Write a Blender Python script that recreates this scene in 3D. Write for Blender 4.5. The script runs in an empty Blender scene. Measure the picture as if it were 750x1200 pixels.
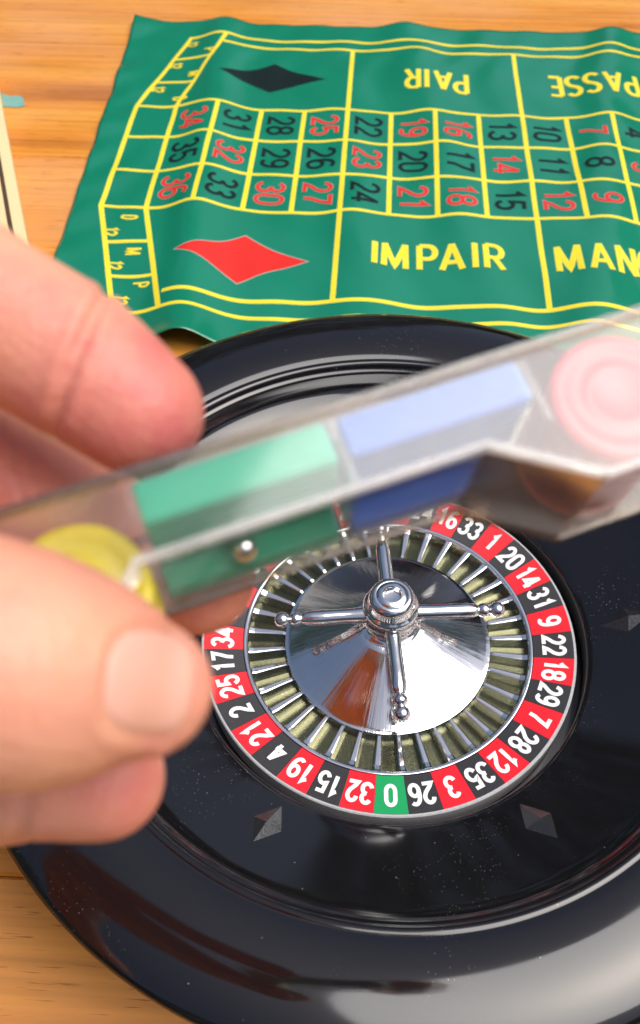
import bpy, bmesh, math, random
import numpy as np
from mathutils import Vector, Matrix
from mathutils.bvhtree import BVHTree
random.seed(7)
PI = math.pi
sc = bpy.context.scene
COL = sc.collection

# ------------------------------------------------------------------ camera
CAM = Vector((-0.0140, -0.17278, 0.30744))
RIGHT = Vector((0.998306, 0.058174, -0.000768))
UP = Vector((-0.045188, 0.783623, 0.619591))
BACK = Vector((0.036646, -0.618507, 0.784925))
FPX = 1091.3                                   # focal length in pixels of a 750 px wide picture
cd = bpy.data.cameras.new('camera')
cam = bpy.data.objects.new('camera', cd); COL.objects.link(cam)
cam.matrix_world = Matrix(((RIGHT.x, UP.x, BACK.x, CAM.x), (RIGHT.y, UP.y, BACK.y, CAM.y),
                           (RIGHT.z, UP.z, BACK.z, CAM.z), (0, 0, 0, 1)))
cd.sensor_fit = 'HORIZONTAL'; cd.sensor_width = 36; cd.lens = FPX / 750 * 36
cd.clip_start = 0.005; cd.clip_end = 300
cd.dof.use_dof = True; cd.dof.focus_distance = 0.297; cd.dof.aperture_fstop = 31
sc.camera = cam
sc.cycles.transparent_max_bounces = 24
sc.cycles.max_bounces = 8

# ------------------------------------------------------------------ light
SUN_DIR = Vector((0.44, -0.03, 0.895)).normalized()      # towards the sun
w = bpy.data.worlds.new('World'); sc.world = w; w.use_nodes = True
nt = w.node_tree; nt.nodes.clear()
sky = nt.nodes.new('ShaderNodeTexSky'); sky.sky_type = 'NISHITA'; sky.sun_disc = False
sky.sun_elevation = math.asin(SUN_DIR.z); sky.sun_rotation = math.atan2(SUN_DIR.x, SUN_DIR.y)
sky.air_density = 1.0; sky.dust_density = 5.0; sky.ozone_density = 1.0
bg = nt.nodes.new('ShaderNodeBackground'); bg.inputs['Strength'].default_value = 0.062
ow = nt.nodes.new('ShaderNodeOutputWorld')
nt.links.new(sky.outputs[0], bg.inputs[0]); nt.links.new(bg.outputs[0], ow.inputs[0])
sd = bpy.data.lights.new('sun', 'SUN'); sd.energy = 1.5; sd.angle = math.radians(55); sd.color = (1.0, 0.985, 0.96)
sun = bpy.data.objects.new('sun', sd); COL.objects.link(sun)
sun.rotation_euler = SUN_DIR.to_track_quat('Z', 'Y').to_euler(); sun.location = SUN_DIR * 3
vs = sc.view_settings
vs.view_transform = 'Standard'; vs.look = 'None'; vs.gamma = 1; vs.use_curve_mapping = False; vs.exposure = 1.14

# ------------------------------------------------------------------ helpers
def at(px, py, d):                              # point seen at picture position px,py at distance d
    return CAM + RIGHT * ((px - 375) / FPX * d) + UP * ((600 - py) / FPX * d) - BACK * d

def link(o, parent=None):
    COL.objects.link(o)
    if parent is not None: o.parent = parent
    return o

def mesh_obj(name, V, F, mat, parent=None, smooth=False, sharp=None):
    me = bpy.data.meshes.new(name); me.from_pydata([tuple(v) for v in V], [], F); me.update()
    if smooth:
        me.polygons.foreach_set('use_smooth', [True] * len(me.polygons))
        if sharp: me.set_sharp_from_angle(angle=math.radians(sharp))
    if mat: me.materials.append(mat)
    o = bpy.data.objects.new(name, me)
    return link(o, parent)

def empty(name, loc=(0, 0, 0)):
    o = bpy.data.objects.new(name, None); o.location = loc; o.empty_display_size = 0.02
    return link(o)

def tag(o, label, cat, group=None):
    o['label'] = label; o['category'] = cat
    if group: o['group'] = group
    return o

def lathe(name, prof, mat, parent=None, n=128, sharp=35, closed=False, origin=(0, 0, 0)):
    V = []; F = []
    rings = []
    for r, z in prof:
        if r < 1e-7:
            rings.append([len(V)]); V.append((0, 0, z))
        else:
            rings.append(list(range(len(V), len(V) + n)))
            V += [(r * math.cos(2 * PI * i / n), r * math.sin(2 * PI * i / n), z) for i in range(n)]
    pairs = list(zip(rings[:-1], rings[1:]))
    if closed: pairs.append((rings[-1], rings[0]))
    for a, b in pairs:
        for i in range(n):
            j = (i + 1) % n
            if len(a) == 1 and len(b) == 1: continue
            if len(a) == 1: F.append((a[0], b[j], b[i]))
            elif len(b) == 1: F.append((a[i], a[j], b[0]))
            else: F.append((a[i], a[j], b[j], b[i]))
    o = mesh_obj(name, V, F, mat, parent, True, sharp); o.location = origin
    bm = bmesh.new(); bm.from_mesh(o.data); bmesh.ops.recalc_face_normals(bm, faces=bm.faces); bm.to_mesh(o.data); bm.free()
    o.data.set_sharp_from_angle(angle=math.radians(sharp))
    return o

# ------------------------------------------------------------------ materials
def new_mat(name):
    m = bpy.data.materials.new(name); m.use_nodes = True
    n = m.node_tree; b = n.nodes['Principled BSDF']
    return m, n, b

def nd(n, kind, **kw):
    x = n.nodes.new(kind)
    for k, v in kw.items():
        if k in x.inputs: x.inputs[k].default_value = v
        else: setattr(x, k, v)
    return x

def plain(name, col, rough=0.5, metal=0, bump=0, bscale=300, var=0.0, spec=0.5, vscale=60):
    m, n, b = new_mat(name)
    b.inputs['Base Color'].default_value = (*col, 1); b.inputs['Roughness'].default_value = rough
    b.inputs['Metallic'].default_value = metal; b.inputs['Specular IOR Level'].default_value = spec
    tc = nd(n, 'ShaderNodeTexCoord')
    if var:
        no = nd(n, 'ShaderNodeTexNoise', Scale=vscale, Detail=4.0)
        mx = nd(n, 'ShaderNodeMixRGB'); mx.inputs[1].default_value = (*[c * (1 - var) for c in col], 1)
        mx.inputs[2].default_value = (*[min(1, c * (1 + var)) for c in col], 1)
        n.links.new(tc.outputs['Object'], no.inputs['Vector']); n.links.new(no.outputs['Fac'], mx.inputs[0])
        n.links.new(mx.outputs[0], b.inputs['Base Color'])
    if bump:
        no = nd(n, 'ShaderNodeTexNoise', Scale=bscale, Detail=3.0)
        bp = nd(n, 'ShaderNodeBump', Strength=bump, Distance=0.0004)
        n.links.new(tc.outputs['Object'], no.inputs['Vector']); n.links.new(no.outputs['Fac'], bp.inputs['Height'])
        n.links.new(bp.outputs[0], b.inputs['Normal'])
    return m

def wood_mat():
    m, n, b = new_mat('varnished_pine')
    tc = nd(n, 'ShaderNodeTexCoord'); oi = nd(n, 'ShaderNodeObjectInfo')
    off = nd(n, 'ShaderNodeVectorMath', operation='MULTIPLY_ADD')
    off.inputs[1].default_value = (1, 1, 1)
    cmb = nd(n, 'ShaderNodeCombineXYZ'); mul = nd(n, 'ShaderNodeMath', operation='MULTIPLY'); mul.inputs[1].default_value = 7.0
    n.links.new(oi.outputs['Random'], mul.inputs[0]); n.links.new(mul.outputs[0], cmb.inputs[0]); n.links.new(mul.outputs[0], cmb.inputs[1])
    n.links.new(tc.outputs['Object'], off.inputs[0]); n.links.new(cmb.outputs[0], off.inputs[2])
    def stretched(sx, sy, scale, detail, dist=0.0):
        mp = nd(n, 'ShaderNodeMapping'); mp.inputs['Scale'].default_value = (sx, sy, 1)
        no = nd(n, 'ShaderNodeTexNoise', Scale=scale, Detail=detail, Distortion=dist)
        n.links.new(off.outputs[0], mp.inputs[0]); n.links.new(mp.outputs[0], no.inputs['Vector'])
        return no
    bands = stretched(1.6, 26, 1.0, 3.0, 0.6)            # wide growth-ring bands
    fine = stretched(6, 260, 1.0, 4.0, 0.3)              # fine fibres
    blot = stretched(6, 9, 1.0, 3.0)                     # weathering, pale and dark areas
    pores = stretched(55, 1100, 1.0, 2.0)
    r1 = nd(n, 'ShaderNodeValToRGB'); e = r1.color_ramp.elements
    e[0].position = 0.28; e[0].color = (0.27, 0.07, 0.007, 1); e[1].position = 0.72; e[1].color = (0.69, 0.325, 0.058, 1)
    x = r1.color_ramp.elements.new(0.43); x.color = (0.58, 0.215, 0.024, 1)
    n.links.new(bands.outputs['Fac'], r1.inputs[0])
    r2 = nd(n, 'ShaderNodeValToRGB'); r2.color_ramp.elements[0].color = (0.66, 0.6, 0.52, 1); r2.color_ramp.elements[0].position = 0.3
    r2.color_ramp.elements[1].color = (1.08, 1.05, 1.0, 1); r2.color_ramp.elements[1].position = 0.6
    n.links.new(fine.outputs['Fac'], r2.inputs[0])
    m1 = nd(n, 'ShaderNodeMixRGB', blend_type='MULTIPLY'); m1.inputs[0].default_value = 0.7
    n.links.new(r1.outputs[0], m1.inputs[1]); n.links.new(r2.outputs[0], m1.inputs[2])
    m2 = nd(n, 'ShaderNodeMixRGB'); m2.inputs[2].default_value = (0.62, 0.31, 0.16, 1)
    r3 = nd(n, 'ShaderNodeValToRGB'); r3.color_ramp.elements[0].position = 0.45; r3.color_ramp.elements[1].position = 0.75
    r3.color_ramp.elements[1].color = (0.6, 0.6, 0.6, 1)
    n.links.new(blot.outputs['Fac'], r3.inputs[0]); n.links.new(r3.outputs[0], m2.inputs[0]); n.links.new(m1.outputs[0], m2.inputs[1])
    m3 = nd(n, 'ShaderNodeMixRGB', blend_type='MULTIPLY')
    r4 = nd(n, 'ShaderNodeValToRGB'); r4.color_ramp.elements[0].position = 0.31; r4.color_ramp.elements[1].position = 0.37
    r4.color_ramp.elements[0].color = (0.45, 0.35, 0.25, 1)
    n.links.new(pores.outputs['Fac'], r4.inputs[0]); n.links.new(r4.outputs[0], m3.inputs[2]); n.links.new(m2.outputs[0], m3.inputs[1])
    m3.inputs[0].default_value = 0.8
    n.links.new(m3.outputs[0], b.inputs['Base Color'])
    b.inputs['Roughness'].default_value = 0.42; b.inputs['Specular IOR Level'].default_value = 0.4
    bp = nd(n, 'ShaderNodeBump', Strength=0.25, Distance=0.0004)
    n.links.new(fine.outputs['Fac'], bp.inputs['Height']); n.links.new(bp.outputs[0], b.inputs['Normal'])
    return m

def black_plastic():
    m, n, b = new_mat('black_glossy_plastic')
    tc = nd(n, 'ShaderNodeTexCoord')
    # dust specks
    def specks(scale, size, thr, seed):
        mp = nd(n, 'ShaderNodeMapping'); mp.inputs['Location'].default_value = (seed, seed * .7, seed * .3)
        vo = nd(n, 'ShaderNodeTexVoronoi', Scale=scale); vo.inputs['Randomness'].default_value = 1
        n.links.new(tc.outputs['Object'], mp.inputs[0]); n.links.new(mp.outputs[0], vo.inputs['Vector'])
        lt = nd(n, 'ShaderNodeMath', operation='LESS_THAN'); lt.inputs[1].default_value = size
        n.links.new(vo.outputs['Distance'], lt.inputs[0])
        sep = nd(n, 'ShaderNodeSeparateColor'); n.links.new(vo.outputs['Color'], sep.inputs[0])
        gt = nd(n, 'ShaderNodeMath', operation='GREATER_THAN'); gt.inputs[1].default_value = thr
        n.links.new(sep.outputs[0], gt.inputs[0])
        mu = nd(n, 'ShaderNodeMath', operation='MULTIPLY'); n.links.new(lt.outputs[0], mu.inputs[0]); n.links.new(gt.outputs[0], mu.inputs[1])
        return mu
    clump = nd(n, 'ShaderNodeTexNoise', Scale=28.0, Detail=3.0); n.links.new(tc.outputs['Object'], clump.inputs['Vector'])
    cr = nd(n, 'ShaderNodeValToRGB'); cr.color_ramp.elements[0].position = 0.52; cr.color_ramp.elements[1].position = 0.78
    n.links.new(clump.outputs['Fac'], cr.inputs[0])
    s1 = specks(1100, 0.16, 0.6, 0.3); s2 = specks(340, 0.06, 0.90, 3.1)
    a1 = nd(n, 'ShaderNodeMath', operation='MULTIPLY'); n.links.new(s1.outputs[0], a1.inputs[0]); n.links.new(cr.outputs[0], a1.inputs[1])
    mxm = nd(n, 'ShaderNodeMath', operation='MAXIMUM'); n.links.new(a1.outputs[0], mxm.inputs[0]); n.links.new(s2.outputs[0], mxm.inputs[1])
    mx = nd(n, 'ShaderNodeMixRGB'); mx.inputs[1].default_value = (0.006, 0.005, 0.006, 1); mx.inputs[2].default_value = (0.26, 0.23, 0.21, 1)
    n.links.new(mxm.outputs[0], mx.inputs[0]); n.links.new(mx.outputs[0], b.inputs['Base Color'])
    sm = nd(n, 'ShaderNodeTexNoise', Scale=45.0, Detail=5.0); n.links.new(tc.outputs['Object'], sm.inputs['Vector'])
    rr = nd(n, 'ShaderNodeMapRange'); rr.inputs['To Min'].default_value = 0.04; rr.inputs['To Max'].default_value = 0.13
    n.links.new(sm.outputs['Fac'], rr.inputs['Value']); n.links.new(rr.outputs[0], b.inputs['Roughness'])
    b.inputs['Specular IOR Level'].default_value = 0.65
    return m

def chrome(name, col=(0.83, 0.83, 0.83), rough=(0.04, 0.16), streak=0.0, scale=120, bump=0.1):
    m, n, b = new_mat(name)
    tc = nd(n, 'ShaderNodeTexCoord')
    b.inputs['Metallic'].default_value = 1
    no = nd(n, 'ShaderNodeTexNoise', Scale=scale, Detail=5.0)
    n.links.new(tc.outputs['Object'], no.inputs['Vector'])
    rr = nd(n, 'ShaderNodeMapRange'); rr.inputs['From Min'].default_value = 0.3; rr.inputs['From Max'].default_value = 0.7
    rr.inputs['To Min'].default_value = rough[0]; rr.inputs['To Max'].default_value = rough[1]
    n.links.new(no.outputs['Fac'], rr.inputs['Value']); n.links.new(rr.outputs[0], b.inputs['Roughness'])
    mx = nd(n, 'ShaderNodeMixRGB'); mx.inputs[1].default_value = (*[c * .82 for c in col], 1); mx.inputs[2].default_value = (*col, 1)
    n.links.new(no.outputs['Fac'], mx.inputs[0]); n.links.new(mx.outputs[0], b.inputs['Base Color'])
    bp = nd(n, 'ShaderNodeBump', Strength=bump, Distance=0.0003)
    if streak:
        # brushed marks that run up and down the cone: noise over angle
        sx = nd(n, 'ShaderNodeSeparateXYZ'); n.links.new(tc.outputs['Object'], sx.inputs[0])
        an = nd(n, 'ShaderNodeMath', operation='ARCTAN2'); n.links.new(sx.outputs[1], an.inputs[0]); n.links.new(sx.outputs[0], an.inputs[1])
        ln = nd(n, 'ShaderNodeVectorMath', operation='LENGTH'); n.links.new(tc.outputs['Object'], ln.inputs[0])
        cx = nd(n, 'ShaderNodeCombineXYZ'); s1 = nd(n, 'ShaderNodeMath', operation='MULTIPLY'); s1.inputs[1].default_value = 22
        s2 = nd(n, 'ShaderNodeMath', operation='MULTIPLY'); s2.inputs[1].default_value = 40
        n.links.new(an.outputs[0], s1.inputs[0]); n.links.new(ln.outputs['Value'], s2.inputs[0])
        n.links.new(s1.outputs[0], cx.inputs[0]); n.links.new(s2.outputs[0], cx.inputs[1])
        st = nd(n, 'ShaderNodeTexNoise', Scale=1.0, Detail=5.0); n.links.new(cx.outputs[0], st.inputs['Vector'])
        n.links.new(st.outputs['Fac'], bp.inputs['Height']); bp.inputs['Strength'].default_value = streak
    else:
        n.links.new(no.outputs['Fac'], bp.inputs['Height'])
    n.links.new(bp.outputs[0], b.inputs['Normal'])
    return m

def pocket_floor():  # chrome floor; mirrored trees are put into the colour as dark olive
    m, n, b = new_mat('pocket_floor_painted_reflection')
    tc = nd(n, 'ShaderNodeTexCoord')
    no = nd(n, 'ShaderNodeTexNoise', Scale=2600.0, Detail=3.0); n.links.new(tc.outputs['Object'], no.inputs['Vector'])
    r = nd(n, 'ShaderNodeValToRGB'); e = r.color_ramp.elements
    e[0].position = 0.35; e[0].color = (0.10, 0.10, 0.055, 1); e[1].position = 0.66; e[1].color = (0.14, 0.14, 0.08, 1)
    x = r.color_ramp.elements.new(0.76); x.color = (0.5, 0.5, 0.42, 1)
    n.links.new(no.outputs['Fac'], r.inputs[0]); n.links.new(r.outputs[0], b.inputs['Base Color'])
    b.inputs['Metallic'].default_value = 0.9; b.inputs['Roughness'].default_value = 0.13
    bp = nd(n, 'ShaderNodeBump', Strength=0.15, Distance=0.0003); n.links.new(no.outputs['Fac'], bp.inputs['Height']); n.links.new(bp.outputs[0], b.inputs['Normal'])
    return m

def vinyl():
    m, n, b = new_mat('green_vinyl')
    tc = nd(n, 'ShaderNodeTexCoord')
    no = nd(n, 'ShaderNodeTexNoise', Scale=14.0, Detail=4.0); n.links.new(tc.outputs['Object'], no.inputs['Vector'])
    mx = nd(n, 'ShaderNodeMixRGB'); mx.inputs[1].default_value = (0.002, 0.150, 0.080, 1); mx.inputs[2].default_value = (0.003, 0.195, 0.112, 1)
    n.links.new(no.outputs['Fac'], mx.inputs[0]); n.links.new(mx.outputs[0], b.inputs['Base Color'])
    n2 = nd(n, 'ShaderNodeTexNoise', Scale=1500.0, Detail=2.0); n.links.new(tc.outputs['Object'], n2.inputs['Vector'])
    bp = nd(n, 'ShaderNodeBump', Strength=0.12, Distance=0.0002); n.links.new(n2.outputs['Fac'], bp.inputs['Height']); n.links.new(bp.outputs[0], b.inputs['Normal'])
    b.inputs['Roughness'].default_value = 0.2; b.inputs['Specular IOR Level'].default_value = 0.75
    return m

def clear_plastic(name, tint, gloss=0.05, ior=1.5, extra=0.0, milk=0.0):
    m = bpy.data.materials.new(name); m.use_nodes = True; n = m.node_tree; n.nodes.clear()
    tr = nd(n, 'ShaderNodeBsdfTransparent'); tr.inputs[0].default_value = (*tint, 1)
    gl = nd(n, 'ShaderNodeBsdfGlossy'); gl.inputs['Color'].default_value = (1, 1, 1, 1)
    tc = nd(n, 'ShaderNodeTexCoord'); no = nd(n, 'ShaderNodeTexNoise', Scale=350.0, Detail=4.0); n.links.new(tc.outputs['Object'], no.inputs['Vector'])
    rr = nd(n, 'ShaderNodeMapRange'); rr.inputs['To Min'].default_value = gloss; rr.inputs['To Max'].default_value = gloss * 3
    n.links.new(no.outputs['Fac'], rr.inputs['Value']); n.links.new(rr.outputs[0], gl.inputs['Roughness'])
    lw = nd(n, 'ShaderNodeLayerWeight'); lw.inputs['Blend'].default_value = 0.5      # Schlick reflectance, alike from both sides of a sheet
    fr = nd(n, 'ShaderNodeMath', operation='POWER'); fr.inputs[1].default_value = 5.0; n.links.new(lw.outputs['Facing'], fr.inputs[0])
    ad = nd(n, 'ShaderNodeMath', operation='MULTIPLY_ADD'); r0 = ((ior - 1) / (ior + 1)) ** 2
    ad.inputs[1].default_value = 1 - r0; ad.inputs[2].default_value = r0 + extra; n.links.new(fr.outputs[0], ad.inputs[0])
    mx = nd(n, 'ShaderNodeMixShader'); out = nd(n, 'ShaderNodeOutputMaterial')
    n.links.new(ad.outputs[0], mx.inputs[0]); n.links.new(tr.outputs[0], mx.inputs[1]); n.links.new(gl.outputs[0], mx.inputs[2])
    last = mx
    if milk:                                     # fine scratches scatter a little light; also whitens the near rim's painted highlight
        tl = nd(n, 'ShaderNodeBsdfTranslucent'); tl.inputs[0].default_value = (.9, .9, .9, 1)
        df = nd(n, 'ShaderNodeBsdfDiffuse'); df.inputs[0].default_value = (.85, .85, .85, 1)
        h = nd(n, 'ShaderNodeMixShader'); h.inputs[0].default_value = 0.5; n.links.new(tl.outputs[0], h.inputs[1]); n.links.new(df.outputs[0], h.inputs[2])
        sc_ = nd(n, 'ShaderNodeTexNoise', Scale=120.0, Detail=6.0); n.links.new(tc.outputs['Object'], sc_.inputs['Vector'])
        mr = nd(n, 'ShaderNodeMapRange'); mr.inputs['From Min'].default_value = .3; mr.inputs['From Max'].default_value = .7
        mr.inputs['To Min'].default_value = milk * .4; mr.inputs['To Max'].default_value = milk * 1.6; n.links.new(sc_.outputs['Fac'], mr.inputs['Value'])
        last = nd(n, 'ShaderNodeMixShader'); n.links.new(mr.outputs[0], last.inputs[0]); n.links.new(mx.outputs[0], last.inputs[1]); n.links.new(h.outputs[0], last.inputs[2])
    n.links.new(last.outputs[0], out.inputs[0])
    return m

def skin_mat():
    m, n, b = new_mat('skin')
    tc = nd(n, 'ShaderNodeTexCoord')
    a = nd(n, 'ShaderNodeTexNoise', Scale=55.0, Detail=3.0); n.links.new(tc.outputs['Object'], a.inputs['Vector'])
    r = nd(n, 'ShaderNodeValToRGB'); e = r.color_ramp.elements
    e[0].position = 0.35; e[0].color = (0.72, 0.29, 0.19, 1); e[1].position = 0.68; e[1].color = (0.84, 0.47, 0.30, 1)
    n.links.new(a.outputs['Fac'], r.inputs[0])
    at_ = nd(n, 'ShaderNodeAttribute'); at_.attribute_name = 'flush'           # blood-red fingertips
    bl = nd(n, 'ShaderNodeTexNoise', Scale=110.0, Detail=6.0); n.links.new(tc.outputs['Object'], bl.inputs['Vector'])
    fm_ = nd(n, 'ShaderNodeMath', operation='MULTIPLY_ADD'); fm_.inputs[1].default_value = 1.5; fm_.inputs[2].default_value = -0.62
    n.links.new(bl.outputs['Fac'], fm_.inputs[0])
    sm_ = nd(n, 'ShaderNodeMath', operation='ADD', use_clamp=True); n.links.new(fm_.outputs[0], sm_.inputs[0]); n.links.new(at_.outputs['Fac'], sm_.inputs[1])
    mxs = nd(n, 'ShaderNodeMixRGB'); mxs.inputs[2].default_value = (0.56, 0.13, 0.13, 1)
    n.links.new(sm_.outputs[0], mxs.inputs[0]); n.links.new(r.outputs[0], mxs.inputs[1]); n.links.new(mxs.outputs[0], b.inputs['Base Color'])
    b.inputs['Roughness'].default_value = 0.46; b.inputs['Specular IOR Level'].default_value = 0.35
    b.inputs['Subsurface Weight'].default_value = 0.35; b.inputs['Subsurface Scale'].default_value = 0.004
    b.inputs['Subsurface Radius'].default_value = (1.0, 0.35, 0.2)
    v = nd(n, 'ShaderNodeTexVoronoi', Scale=900.0); n.links.new(tc.outputs['Object'], v.inputs['Vector'])
    bp = nd(n, 'ShaderNodeBump', Strength=0.4, Distance=0.0003); n.links.new(v.outputs['Distance'], bp.inputs['Height']); n.links.new(bp.outputs[0], b.inputs['Normal'])
    return m

WOOD = wood_mat(); BLACK = black_plastic(); VINYL = vinyl(); SKIN = skin_mat()
CHROME = chrome('chrome'); CONE = chrome('brushed_chrome_cone', (0.76, 0.77, 0.78), (0.03, 0.09), streak=0.22)
CHROME_DULL = chrome('dull_chrome', (0.72, 0.72, 0.70), (0.08, 0.28), scale=500, bump=0.35)
POCKET = pocket_floor()
YELLOW = plain('yellow_print', (0.80, 0.62, 0.02), 0.4, var=0.08, spec=0.6)
YELLOW_PALE = plain('pale_yellow_print', (0.62, 0.66, 0.13), 0.4, spec=0.6)
REDPRINT = plain('red_print', (0.62, 0.022, 0.015), 0.4, var=0.1, spec=0.35)
REDEDGE = plain('greyish_red_print_edge', (0.40, 0.20, 0.16), 0.4, spec=0.6)
BLACKPRINT = plain('black_print', (0.003, 0.010, 0.009), 0.45, spec=0.25)
GREYPRINT = plain('dark_green_print_edge', (0.004, 0.085, 0.06), 0.4, spec=0.6)
TILE_RED = plain('red_tile', (0.70, 0.008, 0.018), 0.35, var=0.06, vscale=300)
TILE_BLACK = plain('black_tile', (0.022, 0.021, 0.023), 0.42, var=0.35, vscale=700)
TILE_GREEN = plain('green_tile', (0.005, 0.30, 0.09), 0.35, var=0.06)
WHITE = plain('white_print', (0.80, 0.80, 0.78), 0.4)
GREYEDGE = plain('grey_laminate_edge', (0.42, 0.42, 0.43), 0.4, var=0.3, vscale=900)
CREAM = plain('cream_wood', (0.70, 0.55, 0.30), 0.55, bump=0.2, var=0.06, vscale=20)
DARKGAP = plain('dark_gap', (0.05, 0.025, 0.012), 0.8)
TEAL = plain('teal_paint', (0.15, 0.33, 0.29), 0.6, var=0.15, vscale=150)

SCUFFED = plain('scuffed_black_plastic', (0.020, 0.020, 0.022), 0.2, spec=0.8, var=0.5, vscale=900, bump=0.15, bscale=1200)

# ------------------------------------------------------------------ table of pine planks
table = empty('wooden_table', (0.0, 0.3, -0.03))
tag(table, 'varnished pine table with orange brown grain under everything', 'table')
def plank(y0, y1, x0, x1):
    e = 0.0012; V = []; F = []
    ys = [(y0 + .00015, -0.0012), (y0 + e, 0), (y1 - e, 0), (y1 - .00015, -0.0012)]
    prof = [(y0 + .00015, -0.028)] + ys + [(y1 - .00015, -0.028)]
    for x in (x0, x1):
        V += [(x, y, z) for y, z in prof]
    k = len(prof)
    for i in range(k):
        j = (i + 1) % k
        F.append((i, j, k + j, k + i))
    F.append(tuple(range(k))[::-1]); F.append(tuple(range(k, 2 * k)))
    cx, cy = (x0 + x1) / 2, (y0 + y1) / 2
    V = [(x - cx, y - cy, z) for x, y, z in V]
    o = mesh_obj('plank', V, F, WOOD, table)
    o.location = (cx, cy - 0.3, 0.03)
    bm = bmesh.new(); bm.from_mesh(o.data); bmesh.ops.recalc_face_normals(bm, faces=bm.faces); bm.to_mesh(o.data); bm.free()
    return o
ys = [-0.37, -0.23, -0.085, 0.055, 0.195, 0.332, 0.475, 0.615, 0.755]
for a, b_ in zip(ys[:-1], ys[1:]): plank(a, b_, -0.75, 0.75)
# dried teal paint spot near the left edge
def blob_patch(name, cx, cy, rx, ry, mat, parent, seed, z, n=26):
    rnd = random.Random(seed); V = [(cx, cy, z + .0003)]; 
    for i in range(n):
        a = 2 * PI * i / n; k = 1 + 0.22 * math.sin(2 * a + seed) + 0.12 * math.sin(5 * a + 2 * seed) + rnd.uniform(-.05, .05)
        V.append((cx + rx * k * math.cos(a), cy + ry * k * math.sin(a), z))
    return mesh_obj(name, V, [(0, 1 + i, 1 + (i + 1) % n) for i in range(n)], mat, parent, True)
p = blob_patch('paint_spot', -0.0, 0.0, 0.0125, 0.0095, TEAL, table, 2.1, 0.0)
p.location = (-0.252, 0.395 - 0.3, 0.0304); p['label'] = 'small dried teal paint spot'

for lx_, ly_ in ((-.68, -.62), (.68, -.62), (-.68, .40), (.68, .40)):
    V = [(lx_ + dx, ly_ + dy, z) for z in (-.72, 0.002) for dx, dy in ((-.03, -.03), (.03, -.03), (.03, .03), (-.03, .03))]
    mesh_obj('leg', V, [(0, 3, 2, 1), (4, 5, 6, 7), (0, 1, 5, 4), (1, 2, 6, 5), (2, 3, 7, 6), (3, 0, 4, 7)], WOOD, table)

# ------------------------------------------------------------------ lawn and greenery that the chrome and the black bowl mirror
GRASS = plain('grass', (0.06, 0.11, 0.02), 0.8, var=0.5, vscale=2.0)
g = mesh_obj('lawn', [(-60, -60, -.75), (60, -60, -.75), (60, 60, -.75), (-60, 60, -.75)], [(0, 1, 2, 3)], GRASS); g['kind'] = 'structure'
LEAF = plain('leaves', (0.055, 0.10, 0.025), 0.55, var=0.5, vscale=1.5)
rnd = random.Random(5); V = []; F = []
for k in range(42000):
    a = rnd.uniform(0, 2 * PI)
    top = 2.6 + 1.9 * (0.5 + 0.5 * math.sin(3 * a + .6)) + 1.1 * math.sin(7 * a + 2) + .5 * math.sin(17 * a)
    z = -.75 + (top + .75) * rnd.random() ** .8; r = 6.5 + rnd.uniform(-.8, .8)
    c = Vector((r * math.cos(a), r * math.sin(a), z)); e1 = Vector([rnd.gauss(0, 1) for _ in range(3)]).normalized()
    e2 = e1.cross(Vector([rnd.gauss(0, 1) for _ in range(3)])).normalized(); sz = rnd.uniform(.06, .16); b0 = len(V)
    V += [c - e1 * sz, c + e2 * sz * .5, c + e1 * sz, c - e2 * sz * .5]; F.append((b0, b0 + 1, b0 + 2, b0 + 3))
fo = mesh_obj('foliage', V, F, LEAF); fo['kind'] = 'stuff'

# cream wooden box edge at the far left
def box_mesh(name, x0, x1, y0, y1, z0, z1, mat, parent, bev=0.0006):
    bm = bmesh.new(); bmesh.ops.create_cube(bm, size=1)
    for v in bm.verts:
        v.co = Vector(((x0 + x1) / 2 + v.co.x * (x1 - x0), (y0 + y1) / 2 + v.co.y * (y1 - y0), (z0 + z1) / 2 + v.co.z * (z1 - z0)))
    if bev: bmesh.ops.bevel(bm, geom=list(bm.edges), offset=bev, segments=2, affect='EDGES')
    me = bpy.data.meshes.new(name); bm.to_mesh(me); bm.free(); me.materials.append(mat)
    return link(bpy.data.objects.new(name, me), parent)
cb = empty('cream_box', (-0.1985, 0.2500, 0.0)); cb.rotation_euler = (0, 0, math.radians(20.5))
tag(cb, 'cream painted wooden box with a dark slit, cut off at the left edge', 'box')
box_mesh('base', -0.11, 0.0, -0.10, 0.19, 0.0005, 0.0120, CREAM, cb)
box_mesh('slit', -0.108, -0.0060, -0.098, 0.188, 0.0118, 0.0126, DARKGAP, cb, 0)
box_mesh('lid', -0.11, -0.0082, -0.10, 0.19, 0.0124, 0.0160, CREAM, cb)

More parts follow.
